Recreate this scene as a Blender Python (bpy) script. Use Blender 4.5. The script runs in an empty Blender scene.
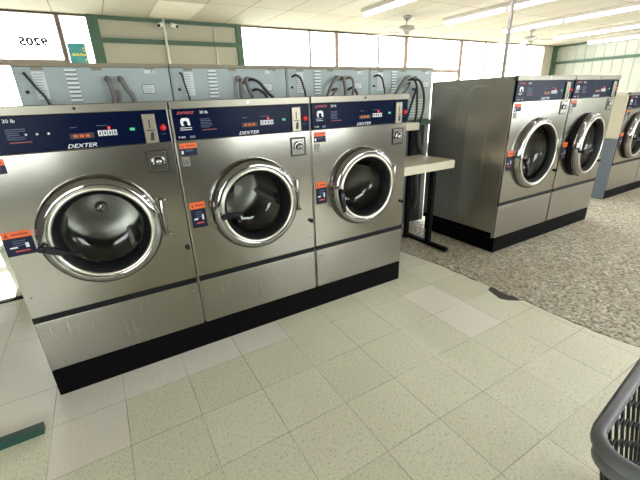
import bpy, bmesh, math, random
from mathutils import Vector, Matrix
random.seed(7)
scene = bpy.context.scene
COL = scene.collection
T = 0.3048
PI = math.pi

# ------------------------------------------------------------------ materials
def new_mat(name):
    m = bpy.data.materials.new(name); m.use_nodes = True
    nt = m.node_tree
    b = nt.nodes.get('Principled BSDF')
    return m, nt, b

def rgb(r, g, b):
    def f(c):
        c /= 255.0
        return c / 12.92 if c <= 0.04045 else ((c + 0.055) / 1.055) ** 2.4
    return (f(r), f(g), f(b), 1.0)

def simple(name, col, rough=0.5, metal=0.0, var=0.06, scale=6.0, bump=0.0, spec=0.5, bscale=None):
    """principled with a light procedural mottling so no surface is dead flat"""
    m, nt, b = new_mat(name)
    b.inputs['Roughness'].default_value = rough
    b.inputs['Metallic'].default_value = metal
    b.inputs['Specular IOR Level'].default_value = spec
    tc = nt.nodes.new('ShaderNodeTexCoord')
    n = nt.nodes.new('ShaderNodeTexNoise'); n.inputs['Scale'].default_value = scale; n.inputs['Detail'].default_value = 5
    nt.links.new(tc.outputs['Object'], n.inputs['Vector'])
    mx = nt.nodes.new('ShaderNodeMix'); mx.data_type = 'RGBA'
    mx.inputs[6].default_value = tuple(c * (1 - var) for c in col[:3]) + (1,)
    mx.inputs[7].default_value = tuple(min(1, c * (1 + var)) for c in col[:3]) + (1,)
    nt.links.new(n.outputs['Fac'], mx.inputs[0])
    nt.links.new(mx.outputs[2], b.inputs['Base Color'])
    if bump:
        n2 = nt.nodes.new('ShaderNodeTexNoise'); n2.inputs['Scale'].default_value = bscale or scale; n2.inputs['Detail'].default_value = 3
        nt.links.new(tc.outputs['Object'], n2.inputs['Vector'])
        bp = nt.nodes.new('ShaderNodeBump'); bp.inputs['Strength'].default_value = bump; bp.inputs['Distance'].default_value = 0.02
        nt.links.new(n2.outputs['Fac'], bp.inputs['Height'])
        nt.links.new(bp.outputs['Normal'], b.inputs['Normal'])
    return m

def emissive(name, col, strength, base=(0.05, 0.05, 0.05, 1)):
    m, nt, b = new_mat(name)
    b.inputs['Base Color'].default_value = base
    b.inputs['Emission Color'].default_value = col
    b.inputs['Emission Strength'].default_value = strength
    return m

def steel(name, col, rough, streak=(60, 60, 1.2), wav=0.12, wscale=2.2):
    m, nt, b = new_mat(name)
    b.inputs['Metallic'].default_value = 1.0
    tc = nt.nodes.new('ShaderNodeTexCoord')
    mp = nt.nodes.new('ShaderNodeMapping'); mp.inputs['Scale'].default_value = streak
    nt.links.new(tc.outputs['Object'], mp.inputs['Vector'])
    n = nt.nodes.new('ShaderNodeTexNoise'); n.inputs['Scale'].default_value = 4; n.inputs['Detail'].default_value = 4
    nt.links.new(mp.outputs['Vector'], n.inputs['Vector'])
    mr = nt.nodes.new('ShaderNodeMapRange')
    mr.inputs['To Min'].default_value = rough * 0.93; mr.inputs['To Max'].default_value = rough * 1.07
    nt.links.new(n.outputs['Fac'], mr.inputs['Value'])
    nt.links.new(mr.outputs['Result'], b.inputs['Roughness'])
    mx = nt.nodes.new('ShaderNodeMix'); mx.data_type = 'RGBA'
    mx.inputs[6].default_value = tuple(c * 0.985 for c in col[:3]) + (1,)
    mx.inputs[7].default_value = tuple(c * 1.015 for c in col[:3]) + (1,)
    nt.links.new(n.outputs['Fac'], mx.inputs[0]); nt.links.new(mx.outputs[2], b.inputs['Base Color'])
    n2 = nt.nodes.new('ShaderNodeTexNoise'); n2.inputs['Scale'].default_value = wscale; n2.inputs['Detail'].default_value = 1
    nt.links.new(tc.outputs['Object'], n2.inputs['Vector'])
    bp = nt.nodes.new('ShaderNodeBump'); bp.inputs['Strength'].default_value = wav; bp.inputs['Distance'].default_value = 0.05
    nt.links.new(n2.outputs['Fac'], bp.inputs['Height']); nt.links.new(bp.outputs['Normal'], b.inputs['Normal'])
    return m

def glassy(name, tint, gloss=1.0, rough=0.02):
    m, nt, b = new_mat(name); nt.nodes.remove(b)
    out = nt.nodes['Material Output']
    tr = nt.nodes.new('ShaderNodeBsdfTransparent'); tr.inputs['Color'].default_value = tint
    gl = nt.nodes.new('ShaderNodeBsdfGlossy'); gl.inputs['Roughness'].default_value = rough
    gl.inputs['Color'].default_value = (gloss, gloss, gloss, 1)
    lw = nt.nodes.new('ShaderNodeLayerWeight'); lw.inputs['Blend'].default_value = 0.5
    pw = nt.nodes.new('ShaderNodeMath'); pw.operation = 'POWER'; pw.inputs[1].default_value = 4.0
    nt.links.new(lw.outputs['Facing'], pw.inputs[0])
    fr = nt.nodes.new('ShaderNodeMapRange'); fr.inputs['To Min'].default_value = 0.035; fr.inputs['To Max'].default_value = 0.9
    nt.links.new(pw.outputs[0], fr.inputs['Value'])
    ms = nt.nodes.new('ShaderNodeMixShader')
    nt.links.new(fr.outputs[0], ms.inputs['Fac'])
    nt.links.new(tr.outputs[0], ms.inputs[1]); nt.links.new(gl.outputs[0], ms.inputs[2])
    nt.links.new(ms.outputs[0], out.inputs['Surface'])
    return m

def vinyl(name, c0, c1, speck, speck_amt, streaky=True, grout=True):
    """12 inch vinyl tile: fine dark joints, a per-tile tone, speckles running one way per tile"""
    m, nt, b = new_mat(name)
    b.inputs['Roughness'].default_value = 0.33
    b.inputs['Specular IOR Level'].default_value = 0.42
    L = nt.links.new
    def node(t, **k):
        n = nt.nodes.new(t)
        for a, v in k.items(): setattr(n, a, v)
        return n
    def mth(op, a, bb=None):
        n = node('ShaderNodeMath', operation=op)
        for i, v in enumerate((a, bb)):
            if v is None: continue
            if isinstance(v, (int, float)): n.inputs[i].default_value = v
            else: L(v, n.inputs[i])
        return n.outputs[0]
    tc = node('ShaderNodeTexCoord')
    sx = node('ShaderNodeSeparateXYZ'); L(tc.outputs['Object'], sx.inputs[0])
    u = mth('DIVIDE', sx.outputs['X'], T); v = mth('DIVIDE', sx.outputs['Y'], T)
    fu = mth('FLOOR', u); fv = mth('FLOOR', v)
    cid = node('ShaderNodeCombineXYZ'); L(fu, cid.inputs[0]); L(fv, cid.inputs[1])
    wn = node('ShaderNodeTexWhiteNoise'); L(cid.outputs[0], wn.inputs['Vector'])
    # streak direction: odd tiles one way, even the other
    par = mth('MODULO', mth('ABSOLUTE', mth('ADD', fu, fv)), 2.0)
    noises = []
    for sc in ((18, 45, 1), (45, 18, 1)):
        mp = node('ShaderNodeMapping'); mp.inputs['Scale'].default_value = sc
        L(tc.outputs['Object'], mp.inputs['Vector'])
        n = node('ShaderNodeTexNoise'); n.inputs['Scale'].default_value = 4.2; n.inputs['Detail'].default_value = 8; n.inputs['Roughness'].default_value = 0.65
        L(mp.outputs[0], n.inputs['Vector']); noises.append(n.outputs['Fac'])
    mixn = node('ShaderNodeMix'); mixn.data_type = 'FLOAT'
    L(par, mixn.inputs[0]); L(noises[0], mixn.inputs[2]); L(noises[1], mixn.inputs[3])
    nfac = mixn.outputs[0]
    f = mth('ADD', nfac, mth('MULTIPLY', mth('SUBTRACT', wn.outputs['Value'], 0.5), 0.10))
    cr = node('ShaderNodeMapRange'); cr.inputs['From Min'].default_value = 0.36; cr.inputs['From Max'].default_value = 0.64
    L(f, cr.inputs['Value'])
    mx = node('ShaderNodeMix'); mx.data_type = 'RGBA'
    mx.inputs[6].default_value = c0; mx.inputs[7].default_value = c1
    L(cr.outputs[0], mx.inputs[0])
    # dark chips
    sp = node('ShaderNodeTexNoise'); sp.inputs['Scale'].default_value = 115; sp.inputs['Detail'].default_value = 3
    mp = node('ShaderNodeMapping'); mp.inputs['Scale'].default_value = (1.0, 0.55, 1); L(tc.outputs['Object'], mp.inputs['Vector']); L(mp.outputs[0], sp.inputs['Vector'])
    sr = node('ShaderNodeMapRange'); sr.inputs['From Min'].default_value = 0.59; sr.inputs['From Max'].default_value = 0.68
    sr.inputs['To Max'].default_value = speck_amt
    L(sp.outputs['Fac'], sr.inputs['Value'])
    mx2 = node('ShaderNodeMix'); mx2.data_type = 'RGBA'; mx2.inputs[7].default_value = speck
    L(sr.outputs[0], mx2.inputs[0]); L(mx.outputs[2], mx2.inputs[6])
    # worn traffic stains, large
    st = node('ShaderNodeTexNoise'); st.inputs['Scale'].default_value = 1.7; st.inputs['Detail'].default_value = 6
    L(tc.outputs['Object'], st.inputs['Vector'])
    stm = node('ShaderNodeMapRange'); stm.inputs['From Min'].default_value = 0.4; stm.inputs['From Max'].default_value = 0.75; stm.inputs['To Max'].default_value = 0.22
    L(st.outputs['Fac'], stm.inputs['Value'])
    mx3 = node('ShaderNodeMix'); mx3.data_type = 'RGBA'; mx3.inputs[7].default_value = tuple(c * 0.72 for c in c0[:3]) + (1,)
    L(stm.outputs[0], mx3.inputs[0]); L(mx2.outputs[2], mx3.inputs[6])
    # joints
    du = mth('ABSOLUTE', mth('SUBTRACT', mth('FRACT', u), 0.5)); dv = mth('ABSOLUTE', mth('SUBTRACT', mth('FRACT', v), 0.5))
    g = mth('GREATER_THAN', mth('MAXIMUM', du, dv), 0.4945)
    gn = node('ShaderNodeTexNoise'); gn.inputs['Scale'].default_value = 2.3; L(tc.outputs['Object'], gn.inputs['Vector'])
    gm = node('ShaderNodeMapRange'); gm.inputs['From Min'].default_value = 0.35; gm.inputs['From Max'].default_value = 0.65; gm.inputs['To Min'].default_value = 0.15; gm.inputs['To Max'].default_value = 0.7
    L(gn.outputs['Fac'], gm.inputs['Value'])
    mx4 = node('ShaderNodeMix'); mx4.data_type = 'RGBA'; mx4.inputs[7].default_value = rgb(86, 80, 62)
    L(mth('MULTIPLY', g, gm.outputs[0]), mx4.inputs[0]); L(mx3.outputs[2], mx4.inputs[6])
    L(mx4.outputs[2], b.inputs['Base Color'])
    return m

def pebble(name):
    m, nt, b = new_mat(name)
    b.inputs['Roughness'].default_value = 0.6
    L = nt.links.new
    tc = nt.nodes.new('ShaderNodeTexCoord')
    vo = nt.nodes.new('ShaderNodeTexVoronoi'); vo.inputs['Scale'].default_value = 64
    nz = nt.nodes.new('ShaderNodeTexNoise'); nz.inputs['Scale'].default_value = 30; nz.inputs['Detail'].default_value = 4
    L(tc.outputs['Object'], nz.inputs['Vector'])
    ad = nt.nodes.new('ShaderNodeMix'); ad.data_type = 'VECTOR'; ad.inputs[0].default_value = 0.03
    L(tc.outputs['Object'], ad.inputs[4]); L(nz.outputs['Color'], ad.inputs[5]); L(ad.outputs[1], vo.inputs['Vector'])
    sep = nt.nodes.new('ShaderNodeSeparateColor'); L(vo.outputs['Color'], sep.inputs[0])
    r = nt.nodes.new('ShaderNodeValToRGB')
    e = r.color_ramp.elements
    e[0].position = 0.0; e[0].color = rgb(104, 95, 76)
    e[1].position = 1.0; e[1].color = rgb(222, 215, 200)
    for pos, c in ((0.3, rgb(158, 148, 126)), (0.6, rgb(188, 180, 159)), (0.8, rgb(174, 166, 146))):
        k = e.new(pos); k.color = c
    L(sep.outputs[0], r.inputs[0])
    d = nt.nodes.new('ShaderNodeTexNoise'); d.inputs['Scale'].default_value = 1.3; d.inputs['Detail'].default_value = 6
    L(tc.outputs['Object'], d.inputs['Vector'])
    dm = nt.nodes.new('ShaderNodeMapRange'); dm.inputs['From Min'].default_value = 0.42; dm.inputs['From Max'].default_value = 0.75; dm.inputs['To Max'].default_value = 0.45
    L(d.outputs['Fac'], dm.inputs['Value'])
    mx = nt.nodes.new('ShaderNodeMix'); mx.data_type = 'RGBA'; mx.inputs[7].default_value = rgb(150, 136, 112)
    L(dm.outputs[0], mx.inputs[0]); L(r.outputs[0], mx.inputs[6]); L(mx.outputs[2], b.inputs['Base Color'])
    return m

def ceiling_mat(name):
    m, nt, b = new_mat(name)
    b.inputs['Roughness'].default_value = 0.95; b.inputs['Specular IOR Level'].default_value = 0.1
    L = nt.links.new
    tc = nt.nodes.new('ShaderNodeTexCoord')
    br = nt.nodes.new('ShaderNodeTexBrick')
    br.offset = 0.0; br.squash = 1.0
    br.inputs['Scale'].default_value = 1.0; br.inputs['Mortar Size'].default_value = 0.006
    br.inputs['Brick Width'].default_value = 0.61; br.inputs['Row Height'].default_value = 1.22
    br.inputs['Color1'].default_value = rgb(172, 167, 153); br.inputs['Color2'].default_value = rgb(164, 158, 143)
    br.inputs['Mortar'].default_value = rgb(112, 104, 82)
    mp = nt.nodes.new('ShaderNodeMapping'); mp.inputs['Location'].default_value = (0.02, -0.26, 0)
    L(tc.outputs['Object'], mp.inputs['Vector']); L(mp.outputs[0], br.inputs['Vector'])
    n = nt.nodes.new('ShaderNodeTexNoise'); n.inputs['Scale'].default_value = 38; n.inputs['Detail'].default_value = 6; n.inputs['Roughness'].default_value = 0.7
    L(tc.outputs['Object'], n.inputs['Vector'])
    mr = nt.nodes.new('ShaderNodeMapRange'); mr.inputs['From Min'].default_value = 0.53; mr.inputs['From Max'].default_value = 0.66; mr.inputs['To Max'].default_value = 0.4
    L(n.outputs['Fac'], mr.inputs['Value'])
    mx = nt.nodes.new('ShaderNodeMix'); mx.data_type = 'RGBA'; mx.inputs[7].default_value = rgb(112, 104, 82)
    L(mr.outputs[0], mx.inputs[0]); L(br.outputs['Color'], mx.inputs[6])
    L(mx.outputs[2], b.inputs['Base Color'])
    bp = nt.nodes.new('ShaderNodeBump'); bp.inputs['Strength'].default_value = 0.4; bp.inputs['Distance'].default_value = 0.01
    L(n.outputs['Fac'], bp.inputs['Height']); L(bp.outputs['Normal'], b.inputs['Normal'])
    return m

M = {}
M['steel'] = steel('stainless_front', rgb(152, 149, 140), 0.20)
M['steel_low'] = steel('stainless_lower', rgb(158, 155, 148), 0.28)
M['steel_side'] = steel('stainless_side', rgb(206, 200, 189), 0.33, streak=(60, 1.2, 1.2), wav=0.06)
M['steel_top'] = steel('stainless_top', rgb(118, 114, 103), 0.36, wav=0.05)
M['chrome'] = steel('chrome', rgb(166, 166, 166), 0.05, wav=0.10, wscale=9)
M['ring_glint'] = steel('inner_ring_glint', rgb(226, 222, 210), 0.32, wav=0.0)  # pale tone stands in for the reflection on the polished inner lip
M['drum'] = steel('drum_metal', rgb(148, 146, 140), 0.35)
M['black'] = simple('black_paint', rgb(6, 6, 7), 0.6, spec=0.08)
M['rubber'] = simple('black_rubber', rgb(16, 17, 20), 0.55, spec=0.3)
M['handle'] = simple('handle_plastic', rgb(12, 13, 17), 0.35, spec=0.3)
M['trimstrip'] = simple('black_seam', rgb(15, 15, 18), 0.5, spec=0.2)
M['navy'] = simple('navy_panel', rgb(7, 17, 46), 0.25, var=0.05, spec=0.05)
M['navy_dark'] = simple('navy_label', rgb(18, 24, 50), 0.4, spec=0.2)
M['white_ink'] = simple('white_ink', rgb(225, 228, 232), 0.5)
M['grey_ink'] = simple('grey_ink', rgb(88, 100, 128), 0.5)
M['red_ink'] = simple('red_ink', rgb(196, 70, 84), 0.5)
M['dkred_ink'] = simple('dark_red_ink', rgb(128, 46, 52), 0.5)
M['orange'] = simple('orange_label', rgb(232, 98, 26), 0.5)
M['plate'] = steel('coin_plate', rgb(134, 128, 114), 0.4)
M['plate_dark'] = steel('number_plate', rgb(120, 118, 112), 0.45)
M['slot'] = simple('slot_black', rgb(14, 14, 15), 0.5)
M['redbtn'] = simple('red_button', rgb(214, 38, 36), 0.35)
M['led_amber'] = emissive('amber_display', rgb(255, 110, 30), 0.22, rgb(50, 22, 12))
M['led_red'] = emissive('red_led', rgb(255, 40, 40), 1.2)
M['led_green'] = emissive('green_led', rgb(40, 220, 150), 0.3)
M['digit'] = simple('digit_window', rgb(205, 208, 212), 0.4)
M['galv'] = simple('galvanised_blue_grey', rgb(158, 170, 170), 0.5, metal=0.0, var=0.08, scale=14)
M['louvre'] = simple('louvre_lit', rgb(222, 226, 222), 0.5)  # galvanised slats coloured whiter, as if catching the light
M['slot_grey'] = simple('louvre_gap_shade', rgb(110, 120, 122), 0.6)  # mid grey stands in for shade between the slats
M['galv_edge'] = simple('galv_top_edge', rgb(142, 134, 114), 0.5, spec=0.2)
M['paper'] = simple('paper_sheet', rgb(205, 212, 214), 0.7)
M['paper_ink'] = simple('paper_print', rgb(138, 146, 150), 0.7)
M['hose_grey'] = simple('grey_hose', rgb(112, 106, 102), 0.55)
M['hose_black'] = simple('black_hose', rgb(42, 40, 42), 0.5)
M['hole'] = simple('opening_shade', rgb(20, 22, 24), 0.8)  # flat dark colour for the shade inside openings
M['laminate'] = simple('cream_laminate', rgb(200, 192, 170), 0.4, var=0.04)
M['iron'] = simple('black_iron', rgb(10, 10, 11), 0.6, spec=0.15)
M['vct'] = vinyl('green_vinyl_tile', rgb(214, 211, 184), rgb(242, 239, 217), rgb(142, 142, 112), 0.55)
M['vct_white'] = vinyl('white_vinyl_tile', rgb(232, 225, 212), rgb(245, 240, 229), rgb(182, 174, 164), 0.25)
M['vct_pink'] = vinyl('pink_white_tile', rgb(236, 228, 214), rgb(247, 241, 229), rgb(196, 184, 168), 0.2)
M['wall_dark'] = simple('dark_unseen_wall', rgb(112, 108, 102), 0.8)  # for unseen walls, darkened to put dark bands in the chrome
M['pebble'] = pebble('bare_pebble_floor')
M['adhesive'] = simple('black_adhesive', rgb(72, 66, 58), 0.8, var=0.3, scale=30)
M['ceiling'] = ceiling_mat('acoustic_ceiling')
M['ceil_panel'] = simple('smooth_ceiling_panel', rgb(196, 191, 175), 0.9)
M['wall'] = simple('cream_wall', rgb(158, 160, 147), 0.8, var=0.02)
M['board'] = simple('cream_board', rgb(160, 155, 136), 0.7, var=0.06, scale=4)
M['green'] = simple('green_trim', rgb(58, 84, 64), 0.6)
M['greenbar'] = simple('green_bar', rgb(28, 70, 62), 0.35)
M['bronze'] = simple('bronze_frame', rgb(142, 124, 110), 0.5)
M['glass'] = glassy('window_glass', (0.96, 0.98, 0.97, 1))
M['door_glass'] = glassy('washer_door_glass', (0.80, 0.82, 0.80, 1), 1.0, 0.03)
M['pipe'] = simple('grey_pipe', rgb(150, 146, 138), 0.4, metal=0.5)
M['white_pl'] = simple('white_plastic', rgb(232, 230, 222), 0.4)
M['fixture'] = simple('fixture_white', rgb(176, 168, 156), 0.5)
M['tube'] = emissive('fluorescent_tube', (0.90, 0.90, 1.0, 1), 9.0, (0.9, 0.9, 0.9, 1))
M['fan_white'] = simple('fan_white', rgb(150, 145, 134), 0.5)
M['teal'] = simple('teal_flyer', rgb(66, 140, 140), 0.6)
M['yellow'] = simple('yellow_print', rgb(226, 206, 96), 0.6)
M['pen'] = simple('marker_ink', rgb(50, 50, 58), 0.7, spec=0.1)
M['pale_bin'] = simple('pale_bin', rgb(208, 214, 196), 0.5)
M['basket'] = simple('grey_basket', rgb(112, 114, 118), 0.3, var=0.08, scale=30)
M['basket_dark'] = simple('dark_lattice', rgb(24, 24, 27), 0.45)
M['zinc'] = steel('zinc_frame', rgb(180, 180, 178), 0.35)
M['blue_side'] = simple('blue_grey_side', rgb(84, 92, 100), 0.5)
M['cream_side'] = simple('cream_side', rgb(182, 174, 150), 0.5)
M['pave'] = simple('sidewalk', rgb(190, 188, 180), 0.9)

# ------------------------------------------------------------------ mesh helpers
class MB:
    def __init__(s): s.bm = bmesh.new()
    def box(s, x0, x1, y0, y1, z0, z1, mat=None):
        vs = [s.bm.verts.new(p) for p in ((x0,y0,z0),(x1,y0,z0),(x1,y1,z0),(x0,y1,z0),(x0,y0,z1),(x1,y0,z1),(x1,y1,z1),(x0,y1,z1))]
        for f in ((0,3,2,1),(4,5,6,7),(0,1,5,4),(1,2,6,5),(2,3,7,6),(3,0,4,7)):
            s.bm.faces.new([vs[i] for i in f])
        if mat is not None:
            for v in vs: v.co = mat @ v.co
        return s
    def tube(s, pts, r, n=10, cap=True):
        pts = [Vector(p) for p in pts]
        rs = r if isinstance(r, (list, tuple)) else [r] * len(pts)
        rings = []
        up = None
        for i, p in enumerate(pts):
            a = pts[max(i-1, 0)]; b = pts[min(i+1, len(pts)-1)]
            d = (b - a).normalized()
            if up is None:
                up = Vector((0,0,1)) if abs(d.z) < 0.9 else Vector((1,0,0))
            sx = d.cross(up)
            if sx.length < 1e-6: sx = d.cross(Vector((0,1,0)))
            sx.normalize(); up = sx.cross(d).normalized()
            rings.append([s.bm.verts.new(p + (sx*math.cos(t*2*PI/n) + up*math.sin(t*2*PI/n)) * rs[i]) for t in range(n)])
        for i in range(len(rings)-1):
            for t in range(n):
                f = s.bm.faces.new((rings[i][t], rings[i][(t+1)%n], rings[i+1][(t+1)%n], rings[i+1][t])); f.smooth = True
        if cap:
            s.bm.faces.new(rings[0][::-1]); s.bm.faces.new(rings[-1])
        return s
    def lathe_y(s, prof, cx, cz, n=64, y0=0.0, closed=False):
        """revolve (r, y) about a y axis through (cx, cz)"""
        rings = []
        for r, y in prof:
            if r < 1e-6: rings.append([s.bm.verts.new((cx, y0+y, cz))])
            else: rings.append([s.bm.verts.new((cx + r*math.cos(t*2*PI/n), y0+y, cz + r*math.sin(t*2*PI/n))) for t in range(n)])
        pairs = list(zip(rings, rings[1:])) + ([(rings[-1], rings[0])] if closed else [])
        for a, b in pairs:
            for t in range(n):
                u = (t+1) % n
                if len(a) == 1 and len(b) == 1: continue
                if len(a) == 1: f = s.bm.faces.new((a[0], b[u], b[t]))
                elif len(b) == 1: f = s.bm.faces.new((a[t], a[u], b[0]))
                else: f = s.bm.faces.new((a[t], a[u], b[u], b[t]))
                f.smooth = True
        return s
    def lathe_z(s, prof, cx, cy, n=32):
        rings = []
        for r, z in prof:
            if r < 1e-6: rings.append([s.bm.verts.new((cx, cy, z))])
            else: rings.append([s.bm.verts.new((cx + r*math.cos(t*2*PI/n), cy + r*math.sin(t*2*PI/n), z)) for t in range(n)])
        for a, b in zip(rings, rings[1:]):
            for t in range(n):
                u = (t+1) % n
                if len(a) == 1: f = s.bm.faces.new((a[0], b[t], b[u]))
                elif len(b) == 1: f = s.bm.faces.new((a[t], b[0], a[u]))
                else: f = s.bm.faces.new((a[t], b[t], b[u], a[u]))
                f.smooth = True
        return s
    def prism(s, poly, z0, z1):
        lo = [s.bm.verts.new((x, y, z0)) for x, y in poly]; hi = [s.bm.verts.new((x, y, z1)) for x, y in poly]
        s.bm.faces.new(lo[::-1]); s.bm.faces.new(hi)
        for i in range(len(poly)):
            j = (i+1) % len(poly); s.bm.faces.new((lo[i], lo[j], hi[j], hi[i]))
        return s
    def prism_xz(s, poly, y0, y1):
        a = [s.bm.verts.new((x, y0, z)) for x, z in poly]; b = [s.bm.verts.new((x, y1, z)) for x, z in poly]
        s.bm.faces.new(a); s.bm.faces.new(b[::-1])
        for i in range(len(poly)):
            j = (i+1) % len(poly); s.bm.faces.new((a[j], a[i], b[i], b[j]))
        return s
    def plate_hole(s, x0, x1, z0, z1, cx, cz, r, y0, y1, n=72):
        """thick plate in the xz plane with a round hole"""
        angs = [i*2*PI/n for i in range(n)]
        for px, pz in ((x0,z0),(x1,z0),(x1,z1),(x0,z1)): angs.append(math.atan2(pz-cz, px-cx) % (2*PI))
        angs = sorted(angs)
        out, inn = [], []
        for a in angs:
            c, d = math.cos(a), math.sin(a)
            k = min([((x1-cx)/c if c > 0 else (x0-cx)/c) if abs(c) > 1e-9 else 1e9, ((z1-cz)/d if d > 0 else (z0-cz)/d) if abs(d) > 1e-9 else 1e9])
            out.append((cx+c*k, cz+d*k)); inn.append((cx+c*r, cz+d*r))
        V = s.bm.verts.new
        of = [V((x,y0,z)) for x,z in out]; ob = [V((x,y1,z)) for x,z in out]
        jf = [V((x,y0,z)) for x,z in inn]; jb = [V((x,y1,z)) for x,z in inn]
        m = len(angs)
        for i in range(m):
            j = (i+1) % m
            s.bm.faces.new((of[i], of[j], jf[j], jf[i])); s.bm.faces.new((ob[j], ob[i], jb[i], jb[j]))
            s.bm.faces.new((of[j], of[i], ob[i], ob[j])); s.bm.faces.new((jf[i], jf[j], jb[j], jb[i]))
        return s
    def obj(s, name, mat, parent=None, loc=(0,0,0), rotz=0.0, bevel=0.0):
        bmesh.ops.recalc_face_normals(s.bm, faces=s.bm.faces)
        me = bpy.data.meshes.new(name); s.bm.to_mesh(me); s.bm.free()
        o = bpy.data.objects.new(name, me); COL.objects.link(o)
        mats = mat if isinstance(mat, list) else [mat]
        for k in mats: me.materials.append(M[k])
        o.location = loc; o.rotation_euler = (0, 0, rotz)
        if parent: o.parent = parent
        if bevel:
            b = o.modifiers.new('bevel', 'BEVEL'); b.width = bevel; b.segments = 2; b.limit_method = 'ANGLE'; b.angle_limit = math.radians(40)
        return o

def thing(name, label, cat, loc=(0,0,0), rotz=0.0, group=None):
    o = bpy.data.objects.new(name, None); COL.objects.link(o)
    o.empty_display_size = 0.1
    o.location = loc; o.rotation_euler = (0, 0, rotz)
    o['label'] = label; o['category'] = cat
    if group: o['group'] = group
    return o
def tag(o, label, cat, group=None):
    o['label'] = label; o['category'] = cat
    if group: o['group'] = group
    return o
def struct(o, label=None):
    o['kind'] = 'structure'
    return o

def text(name, body, x0, x1, z0, z1, y, mat, parent, italic=0.0, mirror=False, bold=0.0):
    """lettering on a front that faces -y, fitted to the box x0..x1, z0..z1"""
    cu = bpy.data.curves.new('t', 'FONT'); cu.body = body; cu.extrude = 0.02; cu.shear = italic; cu.offset = bold
    cu.resolution_u = 2
    to = bpy.data.objects.new('t', cu); COL.objects.link(to)
    dg = bpy.context.evaluated_depsgraph_get(); dg.update()
    me = bpy.data.meshes.new_from_object(to.evaluated_get(dg))
    bpy.data.objects.remove(to); bpy.data.curves.remove(cu)
    xs = [v.co.x for v in me.vertices]; ys = [v.co.y for v in me.vertices]
    ax, bx, ay, by = min(xs), max(xs), min(ys), max(ys)
    for v in me.vertices:
        fx = (v.co.x-ax)/(bx-ax)
        if mirror: fx = 1-fx
        fz = (v.co.y-ay)/(by-ay)
        d = 0.0006 if v.co.z > 0 else 0.0
        v.co = (x0+fx*(x1-x0), y-d, z0+fz*(z1-z0))
    if mirror: me.flip_normals()
    me.name = name
    o = bpy.data.objects.new(name, me); COL.objects.link(o); me.materials.append(M[mat])
    if parent: o.parent = parent
    return o

# ------------------------------------------------------------------ setting
# edge where the vinyl ends and the bare pebble floor starts (measured)
edge = [(2.44, 5.2), (2.45, 2.0), (2.43, 1.0), (2.41, .72), (2.395, .63), (2.42, .45), (2.437, .32), (2.455, .22), (2.463, .14), (2.455, .05), (2.467, -.03), (2.46, -.12),
        (2.467, -.19), (2.467, -.275), (2.415, -.30), (2.40, -.345), (2.375, -.42), (2.40, -.465), (2.444, -.50), (2.495, -.53), (2.485, -.58), (2.488, -.645), (2.478, -.745),
        (2.488, -.80), (2.484, -.864), (2.497, -.915), (2.491, -.973), (2.505, -1.03), (2.50, -1.072), (2.537, -1.178), (2.53, -1.4), (2.50, -2.2), (2.52, -4.6)]
X0F, X1F, Y0F, Y1F = -3.35, 13.0, -4.6, 5.35
H = 2.63
WY = 5.2
XR = 12.75
XL = -3.2
YB = -4.5
b = MB(); b.box(2.2, X1F, Y0F, Y1F, -0.06, -0.004); struct(b.obj('floor_1', 'pebble'))
# tile courses: faces cut on the 12 inch grid, white replacement tiles by face
b = MB(); bm = b.bm
iu0, iu1 = -11, 7
iv0, iv1 = -16, 17
cache = {}
def gv(x, y):
    k = (round(x, 4), round(y, 4))
    if k not in cache: cache[k] = bm.verts.new((x, y, 0.0))
    return cache[k]
def kind(u, v):                      # u, v = lower-left corner index of the tile, v up = away
    if u < -1 and v >= 0: return 1
    if -1 <= u < 3 and v == 0: return 1
    if u == -1 and v == -1: return 1
    if u < 0 and v >= 1: return 1
    if u == 6 and v in (-1, -2): return 2
    return 0
for u in range(iu0, iu1):
    for v in range(iv0, iv1):
        x, y = u*T, v*T
        f = bm.faces.new((gv(x, y), gv(x+T, y), gv(x+T, y+T), gv(x, y+T))); f.material_index = kind(u, v)
# ragged last column
xs = 7*T
pts = [p for p in edge]
def ex(y):
    for (xa, ya), (xb, yb) in zip(pts, pts[1:]):
        if yb <= y <= ya: return xa + (xb-xa)*(ya-y)/(ya-yb)
    return pts[-1][0] if y < pts[-1][1] else pts[0][0]
ys = sorted(set([v*T for v in range(iv0, iv1+1) if -4.6 <= v*T <= 5.2] + [p[1] for p in pts]))
for ya, yb in zip(ys, ys[1:]):
    bm.faces.new((gv(xs, ya), gv(ex(ya), ya), gv(ex(yb), yb), gv(xs, yb)))
struct(b.obj('floor_2', ['vct', 'vct_white', 'vct_pink']))
# slab under the tiles and the strip of old black adhesive along the broken edge
b = MB(); b.box(X0F, 2.2, Y0F, Y1F, -0.06, -0.002); struct(b.obj('floor_3', 'pebble'))
b = MB()
rnd = random.Random(3)
le = [(x-0.05, y) for x, y in pts if -2.3 < y < 2.1]
re = [((x+.014) if y > .3 else 2.478+rnd.uniform(-.012, .016) + max(0, x-2.468)*0.95, y) for x, y in pts if -2.3 < y < 2.1]
for i in range(len(le)-1):
    q = [b.bm.verts.new((x, y, -0.0028)) for x, y in (le[i], re[i], re[i+1], le[i+1])]
    b.bm.faces.new(q)
struct(b.obj('floor_4', 'adhesive'))

b = MB(); b.box(X0F, X1F, Y0F, Y1F, H, H+0.1); struct(b.obj('ceiling', 'ceiling'))
b = MB(); b.box(1.2, 1.81, 4.02, 5.05, H-0.004, H+0.01); struct(b.obj('trim_1', 'ceil_panel'))

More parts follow.
